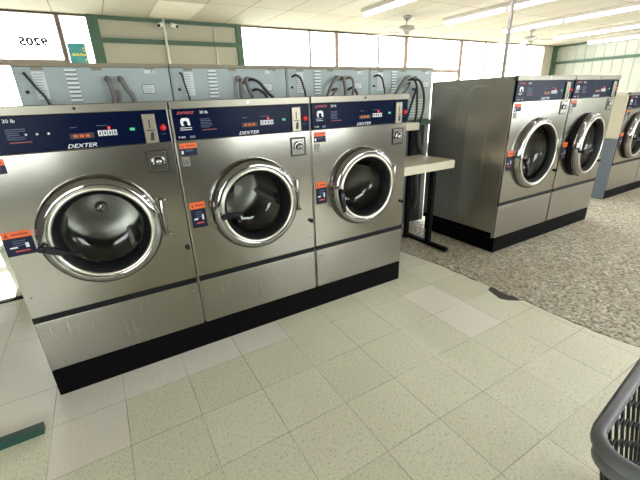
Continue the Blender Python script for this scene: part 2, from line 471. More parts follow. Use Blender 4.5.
# back wall: storefront openings
GX = [(-1.28, -0.02), (0.05, 0.37), (2.72, 4.69), (4.77, 6.57), (6.67, 8.43), (8.53, 12.14)]
b = MB()
b.box(-3.2, XR+0.2, WY, WY+0.12, H-0.02, H+0.08)
b.box(0.44, 2.66, WY+0.02, WY+0.12, 0, H)            # boarded bay
b.box(12.2, XR+0.2, WY, WY+0.12, 0, H)
for (x0, x1) in GX:
    if x0 in (-1.28, 0.05): continue
    b.box(x0-0.05, x1+0.05, WY, WY+0.12, 0, 0.15)
b.box(-3.35, -1.32, WY, WY+0.12, 0, H)  # unseen bay, closed solid to cut the light at the left
struct(b.obj('wall_back', 'board'))
# green framing of the boarded bay
b = MB()
b.box(0.37, 0.52, WY-0.02, WY+0.10, 0, H); b.box(2.62, 2.72, WY-0.02, WY+0.10, 0, H)
b.box(0.52, 2.62, WY-0.02, WY+0.03, H-0.05, H); b.box(0.52, 2.62, WY-0.02, WY+0.03, 2.275, 2.34)
struct(b.obj('trim_2', 'green'))
n = 0
for (x0, x1) in GX:
    n += 1
    b = MB()
    zb = 0.15
    if x0 in (-1.28, 0.05): zb = 0.0
    w = 0.075
    b.box(x0-0.042, x0, WY, WY+0.05, zb, H); b.box(x1, x1+0.042, WY, WY+0.05, zb, H)
    b.box(x0, x1, WY, WY+0.05, H-0.03, H-0.005); b.box(x0, x1, WY, WY+0.08, zb, zb+0.06)
    if n == 3: mid = [4.11]
    elif n == 4: mid = [5.83]
    elif n == 6: mid = [9.44, 11.27]
    else: mid = []
    for mx_ in mid: b.box(mx_-0.02, mx_+0.02, WY+0.01, WY+0.06, zb, H-0.03)
    if n == 5: b.box(x0, x1, WY, WY+0.07, 1.89, 1.95)
    if n == 1: b.box(x0, x1, WY-0.01, WY+0.09, 1.95, 2.03); b.box(-0.66, -0.62, WY, WY+0.08, 0, 1.95)
    nm = 'door_1' if n == 1 else 'window_%d' % (n-1)
    fr = struct(b.obj(nm, 'bronze'))
    b = MB(); b.box(x0+0.01, x1-0.01, WY+0.035, WY+0.043, zb+0.03, H-0.03); b.obj('pane', 'glass', fr)
# side and camera-side walls (camera-side windows are unseen, placed for light and steel reflections)
b = MB(); b.box(XR, XR+0.2, Y0F, WY, 0, H+0.05)
for k in range(40):
    y = WY-0.1-k*0.245
    b.box(XR-0.012, XR, y-0.008, y+0.008, 0, H)
struct(b.obj('wall_right', 'wall'))
b = MB(); b.box(XR-0.04, XR, Y0F+0.2, WY, 2.12, 2.19); b.box(XR-0.04, XR, Y0F+0.2, WY, H-0.05, H); b.box(XR-0.18, XR-0.02, WY-0.06, WY, 0, H)
struct(b.obj('trim_3', 'green'))
b = MB(); b.box(XL-0.15, XL, Y0F, WY, 0, H+0.05); struct(b.obj('wall_left', 'wall_dark'))
FX = [(-2.7, -0.5), (2.2, 4.7), (7.0, 9.7), (9.9, 12.5)]  # unseen openings, added where the washer fronts will mirror their brightness
b = MB(); b.box(XL, XR, YB-0.12, YB, 0, 0.75); b.box(XL, XR, YB-0.12, YB, 2.3, H)
px = XL
for x0, x1 in FX: b.box(px, x0, YB-0.12, YB, 0.75, 2.3); px = x1
b.box(px, XR, YB-0.12, YB, 0.75, 2.3)
struct(b.obj('wall_front', 'wall_dark'))
for k, (x0, x1) in enumerate(FX):
    b = MB()
    for xx in (x0, (x0+x1)/2, x1): b.box(xx-0.03, xx+0.03, YB-0.09, YB-0.02, 0.75, 2.3)
    b.box(x0, x1, YB-0.09, YB-0.02, 0.75, 0.81); b.box(x0, x1, YB-0.09, YB-0.02, 2.24, 2.3)
    fr = struct(b.obj('window_%d' % (6+k), 'bronze'))
    b = MB(); b.box(x0, x1, YB-0.06, YB-0.052, 0.78, 2.27); b.obj('pane', 'glass', fr)
b = MB(); b.box(-12, 24, WY+0.13, WY+14, -0.12, -0.03); struct(b.obj('floor_5', 'pave'))
# dark threshold strip near the entrance
b = MB(); b.box(-1.9, -0.22, 1.60, 1.645, 0.0, 0.012); struct(b.obj('trim_4', 'black'))

# conduit up the boarded bay, cable, flyer, street number
b = MB(); b.tube([(1.43, WY-0.035, 0.0), (1.43, WY-0.035, H)], 0.02, 10)
tag(b.obj('wall_conduit', 'white_pl'), 'white conduit running up the cream boards beside the two cameras', 'pipe')
b = MB(); b.tube([(2.24, WY+0.0, 0.0), (2.24, WY+0.0, H-0.08)], 0.012, 8)
tag(b.obj('wall_conduit', 'white_pl'), 'thin white conduit on cream boards, nearer the right green post', 'pipe')
b = MB(); b.tube([(3.09, 5.13, 2.615), (3.03, 5.12, 2.60), (2.97, 5.12, 2.54), (2.938, 5.12, 2.44), (2.932, 5.12, 2.34), (2.96, 5.13, 2.2)], 0.006, 6)
tag(b.obj('hanging_cable', 'hose_grey'), 'thin loose cable curling down in front of the bright window', 'cable')
for cx, sgn, lab in ((1.385, -1, 'small white security camera left of conduit, dark lens turned down left'), (1.56, 1, 'small white security camera right of conduit, aimed right')):
    t = thing('security_camera', lab, 'camera', (cx, WY-0.02, 2.55), 0, 'security cameras on the boarded bay')
    b = MB(); b.box(-0.02, 0.02, 0.0, 0.04, -0.02, 0.03); b.tube([(0, 0.0, 0), (0.01*sgn, -0.05, -0.005)], 0.008, 8); b.obj('bracket', 'white_pl', t)
    b = MB(); b.tube([(-0.02*sgn, -0.02, 0.012), (0.045*sgn, -0.12, -0.03)], [0.030, 0.030], 14); bo = b.obj('camera_body', 'white_pl', t)
    b = MB(); b.tube([(0.045*sgn, -0.12, -0.03), (0.049*sgn, -0.126, -0.033)], 0.024, 14); b.obj('lens', 'handle', t)
t = thing('window_flyer', 'teal flyer with yellow print taped inside the narrow window', 'poster', (0, WY+0.028, 0))
b = MB(); b.box(0.055, 0.285, -0.004, 0.0, 1.86, 2.255); pg = b.obj('sheet', 'teal', t)
b = MB()
x = 0.085
for k in range(9):
    hgt = 0.012 + 0.012*((k*5) % 3)
    b.box(x, x+0.017, -0.0055, -0.0042, 2.09, 2.09+hgt); x += 0.0165
for (lx, lz, a) in ((0.255, 2.19, .5), (0.265, 2.15, -.4), (0.25, 2.10, .2), (0.262, 2.04, .6), (0.245, 1.98, -.5)):
    pl = [(lx+0.03*math.cos(a+k*PI/3)*(1 if k % 3 == 0 else .4), lz+0.03*math.sin(a+k*PI/3)*(1 if k % 3 == 0 else .4)) for k in range(6)]
    bb = MB(); bb.prism_xz([(max(min(q[0], .283), .06), q[1]) for q in pl], -0.0055, -0.0042); bb.obj('yellow_leaf', 'yellow', t)
b.obj('yellow_print', 'yellow', t)
tx = text('street_number', '9205', -0.50, -0.16, 2.20, 2.315, WY+0.03, 'pen', None, mirror=True, bold=0.05)
tag(tx, 'street number 9205 reading backwards on the glass above the door', 'lettering')

# ------------------------------------------------------------------ washers
def lines(x0, x1, z0, z1, n, y, mat, parent, name, seed):
    r = random.Random(seed); b = MB()
    for k in range(n):
        z = z1 - (z1-z0)*(k+0.5)/n; h = (z1-z0)/n*0.28
        b.box(x0, x0+(x1-x0)*r.uniform(.6, 1), y-0.0006, y, z-h/2, z+h/2)
    return b.obj(name, mat, parent)

def washer(loc, W, Z0, ZT, D, dr, dcz, label, handle, ajar=0.0, number=None, buttons=False, seam=0.44, side=None, simple_side=True, big_logo=False, seed=1):
    t = thing('washing_machine', label, 'washing machine', loc, 0, 'front-loading coin washers')
    k = W/0.765
    cx = W/2; fy = 0.0
    zp1 = ZT-0.038; zp0 = zp1-0.145*(1.04 if k > 1.02 else 1.0)
    # cabinet shell: sides, top, back, floor
    b = MB()
    b.box(0.0, 0.012, 0.014, D, Z0, ZT-0.002); b.box(W-0.012, W, 0.014, D, Z0, ZT-0.002)
    b.box(0.012, W-0.012, D-0.012, D, Z0, ZT-0.002); b.box(0.012, W-0.012, 0.03, D-0.012, Z0, Z0+0.012)
    b.box(0.012, W-0.012, 0.03, D-0.012, ZT-0.014, ZT-0.002)
    if not simple_side:
        for ya, yb in ((0.20, 0.43), (0.52, 0.77)):
            za, zb = Z0+0.10, ZT-0.055
            prof = []
            rr = 0.06
            for (qy, qz, a0) in ((yb-rr, zb-rr, 0), (ya+rr, zb-rr, PI/2), (ya+rr, za+rr, PI), (yb-rr, za+rr, 1.5*PI)):
                for s_ in range(6):
                    a = a0+s_*PI/10; prof.append((qy+rr*math.cos(a), qz+rr*math.sin(a)))
            vo = [b.bm.verts.new((0.0, y, z)) for y, z in prof]
            cyy, czz = (ya+yb)/2, (za+zb)/2
            vi = [b.bm.verts.new((-0.003, cyy+(y-cyy)*0.86, czz+(z-czz)*0.975)) for y, z in prof]
            for i in range(len(prof)):
                j = (i+1) % len(prof)
                f = b.bm.faces.new((vo[i], vo[j], vi[j], vi[i])); f.smooth = True
            b.bm.faces.new(vi)
    b.obj('cabinet', 'steel_side', t)
    if not simple_side:
        b = MB(); b.box(-.004, 0.0, .03, D-.01, Z0+.002, Z0+.045); b.obj('kick_gap_shade', 'black', t)  # black strip stands in for the shaded gap at the cabinet foot
    # front skins
    b = MB(); b.plate_hole(0.004, W-0.004, seam+0.016, zp0-0.004, cx, dcz, dr*0.80, 0.0, 0.014); b.obj('front_panel', 'steel', t)
    b = MB(); b.box(0.004, W-0.004, 0.0, 0.014, Z0+0.002, seam-0.014); b.obj('lower_panel', 'steel_low', t, bevel=0.003)
    b = MB(); b.box(0.004, W-0.004, -0.004, 0.012, seam-0.014, seam+0.016); b.obj('seam_strip', 'trimstrip', t)
    b = MB(); b.box(0.0, W, -0.012, 0.03, zp1, ZT); b.box(0.004, W-0.004, -0.004, 0.012, zp0-0.006, zp0); b.obj('top_trim', 'steel_top', t, bevel=0.004)
    b = MB(); b.tube([(W*0.51, -0.0125, ZT-0.018), (W*0.51, -0.018, ZT-0.018)], 0.006, 10); b.obj('lock_screw', 'chrome', t)
    # control panel
    b = MB(); b.box(0.008, W-0.008, -0.006, 0.012, zp0, zp1); cp = b.obj('control_panel', 'navy', t, bevel=0.002)
    y = -0.0062
    def Z(z): return zp1 + (z-1.345)*(zp1-zp0)/0.142           # canonical heights map onto this panel
    def X(x): return x*k
    text('maker_name', 'DEXTER', X(.330), X(.442), Z(1.2075), Z(1.2235), y, 'white_ink', cp, italic=0.35, bold=0.006)
    text('cycle_name', 'EXPRESS', X(.029), X(.112), Z(1.3215), Z(1.3335), y, 'red_ink', cp, italic=0.5, bold=0.006)
    text('capacity_text', '30 lb', X(.138), X(.178), Z(1.3205), Z(1.334), y, 'white_ink', cp)
    text('model_text', 'T-400', X(.020), X(.053), Z(1.212), Z(1.221), y, 'white_ink', cp)
    b = MB(); b.box(X(.075), X(.101), y-.0006, y, Z(1.2105), Z(1.2215)); b.obj('model_badge', 'grey_ink', cp)
    # emblem: pale arch with a dark swirl, two lines of lettering under it
    b = MB()
    arch = []
    ex0, ex1, ez0, ez1 = X(.040), X(.086), Z(1.268), Z(1.304)
    def E(u, v): return (ex0+(ex1-ex0)*u, ez0+(ez1-ez0)*v)
    outer = [E(u, v) for u, v in ((0.12, 0), (0, .35), (.04, .8), (.2, 1), (.75, 1), (.93, .85), (.97, .4), (1.0, .12), (.86, 0), (.70, .18), (.72, .45), (.64, .62), (.45, .66), (.30, .56), (.26, .3), (.36, .05))]
    b.prism_xz(outer, y-.0006, y); b.obj('horse_emblem', 'white_ink', cp)
    lines(X(.034), X(.092), Z(1.246), Z(1.264), 2, y, 'white_ink', cp, 'emblem_text', seed)
    lines(X(.136), X(.204), Z(1.254), Z(1.299), 6, y, 'grey_ink', cp, 'instructions', seed+1)
    b = MB(); b.box(X(.140), X(.214), y-.0006, y, Z(1.2425), Z(1.247)); b.obj('red_note', 'dkred_ink', cp)
    b = MB(); b.box(X(.350), X(.440), -0.0075, -0.006, Z(1.243), Z(1.266)); db = b.obj('display_window', 'slot', cp)
    b = MB()
    for q in range(3):
        b.box(X(.362+.023*q), X(.378+.023*q), -0.0083, -0.0076, Z(1.2485), Z(1.2605))
    b.obj('display_digits', 'led_amber', cp)
    lines(X(.356), X(.392), Z(1.286), Z(1.294), 1, y, 'grey_ink', cp, 'display_caption', seed+2)
    b = MB()
    for q in range(4):
        b.box(X(.456+.0195*q), X(.456+.0195*q+.0165), -0.0085, -0.006, Z(1.249), Z(1.272))
    pc = b.obj('price_counter', 'digit', cp)
    lines(X(.455), X(.518), Z(1.288), Z(1.296), 1, y, 'grey_ink', cp, 'counter_caption', seed+3)
    b = MB()
    for q in range(4):
        c0 = X(.456+.0195*q+.00825)
        b.box(c0-.003, c0+.003, -0.0092, -0.0085, Z(1.254), Z(1.267))
    b.obj('counter_digits', 'slot', cp)
    b = MB(); b.lathe_y([(0, -0.011), (.004, -0.0105), (.0055, -0.006)], X(.503), Z(1.281), 12); b.obj('indicator_light', 'led_red', cp)
    b = MB(); b.box(X(.586), X(.606), -0.009, -0.006, Z(1.264), Z(1.275)); b.obj('indicator_light', 'led_green', cp)
    if buttons:
        for q in (.201, .239, .278):
            b = MB(); b.lathe_y([(0, -0.016), (.008, -0.015), (.0095, -0.006)], X(q), Z(1.271), 16); bt = b.obj('cycle_button', 'navy_dark', cp)
            b = MB(); b.lathe_y([(0, -0.0175), (.004, -0.017), (.0045, -0.0155)], X(q), Z(1.273), 12); b.obj('button_cap', 'white_ink', cp)
    # coin slot plate and start button
    b = MB(); b.box(X(.643), X(.700), -0.018, -0.002, Z(1.2), Z(1.332)); co = b.obj('coin_slot_plate', 'plate', t, bevel=0.004)
    b = MB(); b.box(X(.668), X(.673), -0.0195, -0.0178, Z(1.268), Z(1.305)); b.obj('coin_slot', 'slot', co)
    b = MB(); b.prism_xz([(X(.664), Z(1.215)), (X(.680), Z(1.215)), (X(.684), Z(1.245)), (X(.676), Z(1.255)), (X(.668), Z(1.243))], -0.0195, -0.0178); b.obj('return_cup', 'slot', co)
    b = MB(); b.box(X(.655), X(.690), -0.0195, -0.0178, Z(1.258), Z(1.262)); b.obj('plate_groove', 'trimstrip', co)
    b = MB(); b.lathe_y([(0, -0.022), (.011, -0.020), (.0145, -0.012), (.0145, -0.004)], X(.729), Z(1.268), 20); b.obj('start_button', 'redbtn', t)
    lines(X(.716), X(.742), Z(1.236), Z(1.243), 1, y, 'grey_ink', cp, 'start_caption', seed+4)
    # coin box with lock
    lx0, lx1 = X(.630), X(.730); lz1 = zp0-0.035; lz0 = lz1-.108*k
    if k > 1.02: lz1 = zp0-0.015; lz0 = lz1-0.115
    b = MB(); b.box(lx0, lx1, -0.002, 0.016, lz0, lz1); cb = b.obj('coin_box', 'slot', t)
    b = MB(); b.box(lx0+.006, lx1-.010, -0.008, -0.002, lz0+.008, lz1-.006); bx = b.obj('coin_box_face', 'steel', cb, bevel=0.003)
    mx_, mz_ = (lx0+lx1)/2, (lz0+lz1)/2
    b = MB(); b.lathe_y([(0, -0.030), (.010, -0.030), (.015, -0.026), (.017, -0.008)], mx_, mz_, 20)
    b.tube([(mx_+.026*math.cos(a), -0.014, mz_+.026*math.sin(a)) for a in [(-30+12*q)*PI/180 for q in range(21)]], 0.006, 8)
    b.obj('lock', 'chrome', cb)
    b = MB(); b.lathe_y([(0, -0.0312), (.0045, -0.0312), (.0045, -0.0295)], mx_, mz_, 10); b.obj('keyhole', 'slot', cb)
    # stickers
    def sticker(x0, x1, z0, z1, split, sd, vertical):
        b = MB(); b.box(x0, x1, -0.0016, 0.0, z0, z1); w = b.obj('warning_label', 'navy_dark', t)
        zo = z1-(z1-z0)*split
        b = MB(); b.box(x0, x1, -0.0024, -0.0014, zo, z1); b.obj('orange_band', 'orange', w)
        xw = x1-x0
        b = MB(); b.prism_xz([(x0+xw*.08, zo+(z1-zo)*.2), (x0+xw*.24, zo+(z1-zo)*.2), (x0+xw*.16, zo+(z1-zo)*.85)], -0.003, -0.0023)
        b.box(x0+xw*.34, x0+xw*.9, -0.003, -0.0023, zo+(z1-zo)*.4, zo+(z1-zo)*.62); b.obj('warning_mark', 'dkred_ink', w)
        lines(x0+xw*.3, x0+xw*.92, z0+(zo-z0)*.5, zo-(zo-z0)*.12, 3, -0.0016, 'grey_ink', w, 'small_print', sd)
        b = MB()
        if vertical:
            b.box(x0+xw*.16, x0+xw*.42, -0.0023, -0.0016, z0+(zo-z0)*.42, z0+(zo-z0)*.5)
            b.box(x0+xw*.70, x0+xw*.82, -0.0023, -0.0016, z0+(zo-z0)*.40, z0+(zo-z0)*.66)
        else:
            b.box(x0+xw*.06, x0+xw*.18, -0.0023, -0.0016, z0+(zo-z0)*.25, z0+(zo-z0)*.7)
        b.obj('pictogram', 'white_ink', w)
        if vertical:
            b = MB(); b.box(x0+xw*.3, x0+xw*.8, -0.0023, -0.0016, z0+(zo-z0)*.2, z0+(zo-z0)*.28); b.obj('red_note', 'red_ink', w)
    us = zp0-0.016
    sticker(X(.018), X(.100), us-.060, us, .42, seed+5, False)
    if k > 1.02: sticker(.022, .100, dcz-.10, dcz+.055, .28, seed+6, True)
    else: sticker(X(.018) if number else .004, X(.096) if number else .108, .742 if number else .772, .882, .26, seed+6, True)
    b = MB(); b.box(X(.018), X(.057), -0.003, 0.0, us-.113, us-.066); npl = b.obj('number_plate', 'plate_dark', t, bevel=0.004)
    if number: text('plate_number', number, X(.025), X(.050), us-.103, us-.077, -0.0032, 'slot', npl)
    # latch button low at the right edge
    b = MB(); b.lathe_y([(0, -0.020), (.011, -0.019), (.013, -0.012), (.010, 0.0)], W-.022, (.645 if k < 1.02 else .66), 14); b.obj('service_knob', 'handle', t)
    # small screws
    b = MB()
    for sx_, sz_ in ((.03, .56), (W-.03, .53), (.03, seam-.06), (W-.03, seam-.06)):
        b.lathe_y([(0, -0.003), (.004, -0.002), (.005, 0.0)], sx_, sz_, 8)
    b.obj('screws', 'chrome', t)
    # drum
    b = MB(); R = dr*0.74
    b.lathe_y([(R+.012, 0.0), (R+.012, .05), (R*1.12, .06), (R*1.16, .10), (R*1.16, .50), (R*1.05, .53), (.06, .50), (0, .50)], cx, dcz, 48)
    dm = b.obj('drum', 'drum', t)
    b = MB()
    for q in range(3):
        a = 0.5+q*2*PI/3 + seed*0.7; rr = R*1.15
        c, s_ = math.cos(a), math.sin(a)
        pl = [(-.035, 0), (.035, 0), (.012, -.045), (-.012, -.045)]
        va = [b.bm.verts.new((cx + c*(rr+d) - s_*e, yy, dcz + s_*(rr+d) + c*e)) for yy in (.12, .48) for e, d in pl]
        for i in range(4):
            j = (i+1) % 4; b.bm.faces.new((va[i], va[j], va[4+j], va[4+i]))
        b.bm.faces.new(va[0:4]); b.bm.faces.new(va[4:8])
    b.obj('lifter_ribs', 'drum', dm)
    b = MB(); b.lathe_y([(0, .475), (.030, .478), (.036, .498)], cx, dcz, 24); b.obj('drum_hub', 'chrome', dm)
    # door, hinged on the right
    hx = dr
    big = k > 1.02
    def PF(prof, lim=1.0):      # the larger machines carry a slimmer, flatter ring
        return [((dr*(1-(1-r_/dr)*.72), y_*.72 if y_ < 0 else y_) if big else (r_, y_)) for r_, y_ in prof]
    b = MB()
    b.lathe_y(PF([(dr, 0.006), (dr*1.005, -0.014), (dr*.985, -0.034), (dr*.95, -0.050), (dr*.90, -0.060), (dr*.845, -0.063), (dr*.805, -0.059), (dr*.785, -0.048), (dr*.785, 0.002)]), -hx, dcz, 80, closed=True)
    dorr = b.obj('door', 'chrome', t, loc=(cx+hx, 0, 0), rotz=-math.radians(ajar) if False else math.radians(ajar))
    b = MB(); b.lathe_y(PF([(dr*.825, -0.062), (dr*.805, -0.068), (dr*.775, -0.068), (dr*.755, -0.062), (dr*.755, -0.045), (dr*.82, -0.045)]), -hx, dcz, 72, closed=True); b.obj('inner_ring', 'ring_glint', dorr)
    b = MB(); b.lathe_y(PF([(dr*.78, -0.050), (dr*.745, -0.044), (dr*.70, -0.022), (dr*.655, -0.004), (dr*.655, .03), (dr*.78, .03)]), -hx, dcz, 64, closed=True); b.obj('gasket', 'rubber', dorr)
    b = MB(); b.lathe_y([(dr*(.754 if big else .658), 0.0), (dr*(.72 if big else .645), .05), (dr*.60, .085), (dr*.4, .10), (0, .105)], -hx, dcz, 64)
    b.obj('door_glass', 'door_glass', dorr)
    if ajar:
        b = MB(); b.lathe_y([(dr*.97, 0.0), (dr*.97, .05), (dr*.82, .055), (dr*.82, 0.0)], -hx, dcz, 64, closed=True); b.obj('door_backing', 'rubber', dorr)
    (ax, az), (tx_, tz_) = handle
    b = MB()
    d = Vector((tx_-ax, 0, tz_-az)); L_ = d.length; d.normalize(); pr = Vector((-d.z, 0, d.x))
    o = Vector((-hx+ax, 0, dcz+az))
    pts_ = []
    for s_, wd, y0_, y1_ in ((-.02, .013, -.086, -.056), (.25, .016, -.094, -.066), (.6, .012, -.098, -.076), (1.0, .009, -.094, -.078)):
        c = o + d*L_*s_
        for sg, yy in ((1, y0_), (-1, y0_), (-1, y1_), (1, y1_)):
            pts_.append(b.bm.verts.new(c + pr*wd*sg + Vector((0, yy, 0))))
    for q in range(3):
        for i in range(4):
            j = (i+1) % 4; b.bm.faces.new((pts_[q*4+i], pts_[q*4+j], pts_[q*4+4+j], pts_[q*4+4+i]))
    b.bm.faces.new(pts_[0:4]); b.bm.faces.new(pts_[12:16])
    b.obj('handle', 'handle', dorr, bevel=0.003)
    b = MB(); b.tube([(-hx+ax, -.05, dcz+az), (-hx+ax, -.098, dcz+az)], .013, 14); b.obj('handle_pivot', 'handle', dorr)
    # hinge
    b = MB(); hz = dcz
    hx0 = cx+dr-.015
    b.box(hx0, hx0+.040, -0.006, 0.0, hz-.095, hz+.115)
    b.tube([(hx0+.022, -0.016, hz-.085), (hx0+.022, -0.016, hz+.105)], 0.009, 10)
    b.obj('hinge', 'steel', t, bevel=0.003)
    b = MB()
    for q in (hz-.08, hz+.10): b.lathe_y([(0, -0.012), (.005, -0.011), (.006, -0.008)], hx0+.042, q, 8)
    b.obj('hinge_screws', 'chrome', t)
    return t

YF = 0.222
P1, W1 = 0.770, 0.763
washer((-0.290, YF, 0), W1, .15, 1.385, .74, .262, .822, 'leftmost stainless washer of the near row, three white buttons on its blue panel', ((-.245, -.015), (-.115, -.072)), buttons=True, seed=1)
washer((0.480, YF, 0), W1, .15, 1.385, .74, .262, .818, 'middle stainless washer of the near row, plate numbered 16, handle pointing right', ((-.215, -.022), (-.105, -.016)), number='16', seed=2)
washer((1.250, YF, 0), W1, .15, 1.385, .74, .262, .812, 'third stainless washer of the near row, beside the cream table, black handle hanging straight down', ((-.222, .01), (-.205, -.13)), number='17', seed=3)
YR = 0.118
washer((3.035, YR, 0), .836, .14, 1.487, .86, .305, .855, 'stainless washer across the aisle showing its broad bare left side beside the cream table', ((-.245, -.02), (-.205, -.15)), seam=.455, simple_side=False, seed=4)
washer((3.882, YR, 0), .836, .14, 1.487, .86, .305, .855, 'stainless washer across the aisle with its round door standing slightly ajar', ((-.285, -.03), (-.10, -.03)), ajar=5.0, seam=.455, seed=5)
w6 = washer((5.765, .392, 0), .836, .11, 1.32, .80, .295, .79, 'stainless washer at the far right with a blue grey lower side panel', ((-.22, -.02), (-.06, -.02)), ajar=3.0, seam=.455, seed=6)
washer((6.607, .392, 0), .836, .11, 1.32, .80, .295, .79, 'sliver of stainless washer front cut off by the right edge of the photo', ((-.22, -.02), (-.06, -.02)), seam=.455, seed=7)
b = MB(); b.box(-.030, -.004, .006, .78, 0.002, .775); b.obj('side_panel', 'blue_side', w6)['label'] = 'blue grey lower side panel'
b = MB(); b.box(-.024, -.004, .004, .78, .785, 1.29); b.obj('upper_side_panel', 'cream_side', w6)['label'] = 'cream upper side panel'

# plinths
b = MB(); b.box(-.285, 2.0, YF-.004, YF+.72, 0, .150); tag(b.obj('machine_plinth', 'black'), 'long black plinth under the three near washers', 'plinth', 'black washer plinths')
b = MB(); b.box(3.050, 4.705, YR+.0, YR+.84, 0, .139)
b.box(3.045, 4.70, YR+.036, YR+.82, .10, .139)
tag(b.obj('machine_plinth', 'black'), 'black plinth under the two washers across the aisle', 'plinth', 'black washer plinths')
b = MB(); b.box(5.765, 7.43, .392, 1.17, 0, .109); tag(b.obj('machine_plinth', 'black'), 'black plinth under the washers at the right edge', 'plinth', 'black washer plinths')

# ------------------------------------------------------------------ back row seen from behind
def hose(b, pts, r, n=8, sub=8):
    P = [Vector(p) for p in pts]; out = []
    for i in range(len(P)-1):
        p0 = P[max(i-1, 0)]; p1 = P[i]; p2 = P[i+1]; p3 = P[min(i+2, len(P)-1)]
        for s_ in range(sub):
            q = s_/sub
            out.append(0.5*((2*p1)+(p2-p0)*q+(2*p0-5*p1+4*p2-p3)*q*q+(3*p1-p0-3*p2+p3)*q*q*q))
    out.append(P[-1]); b.tube(out, r, n)

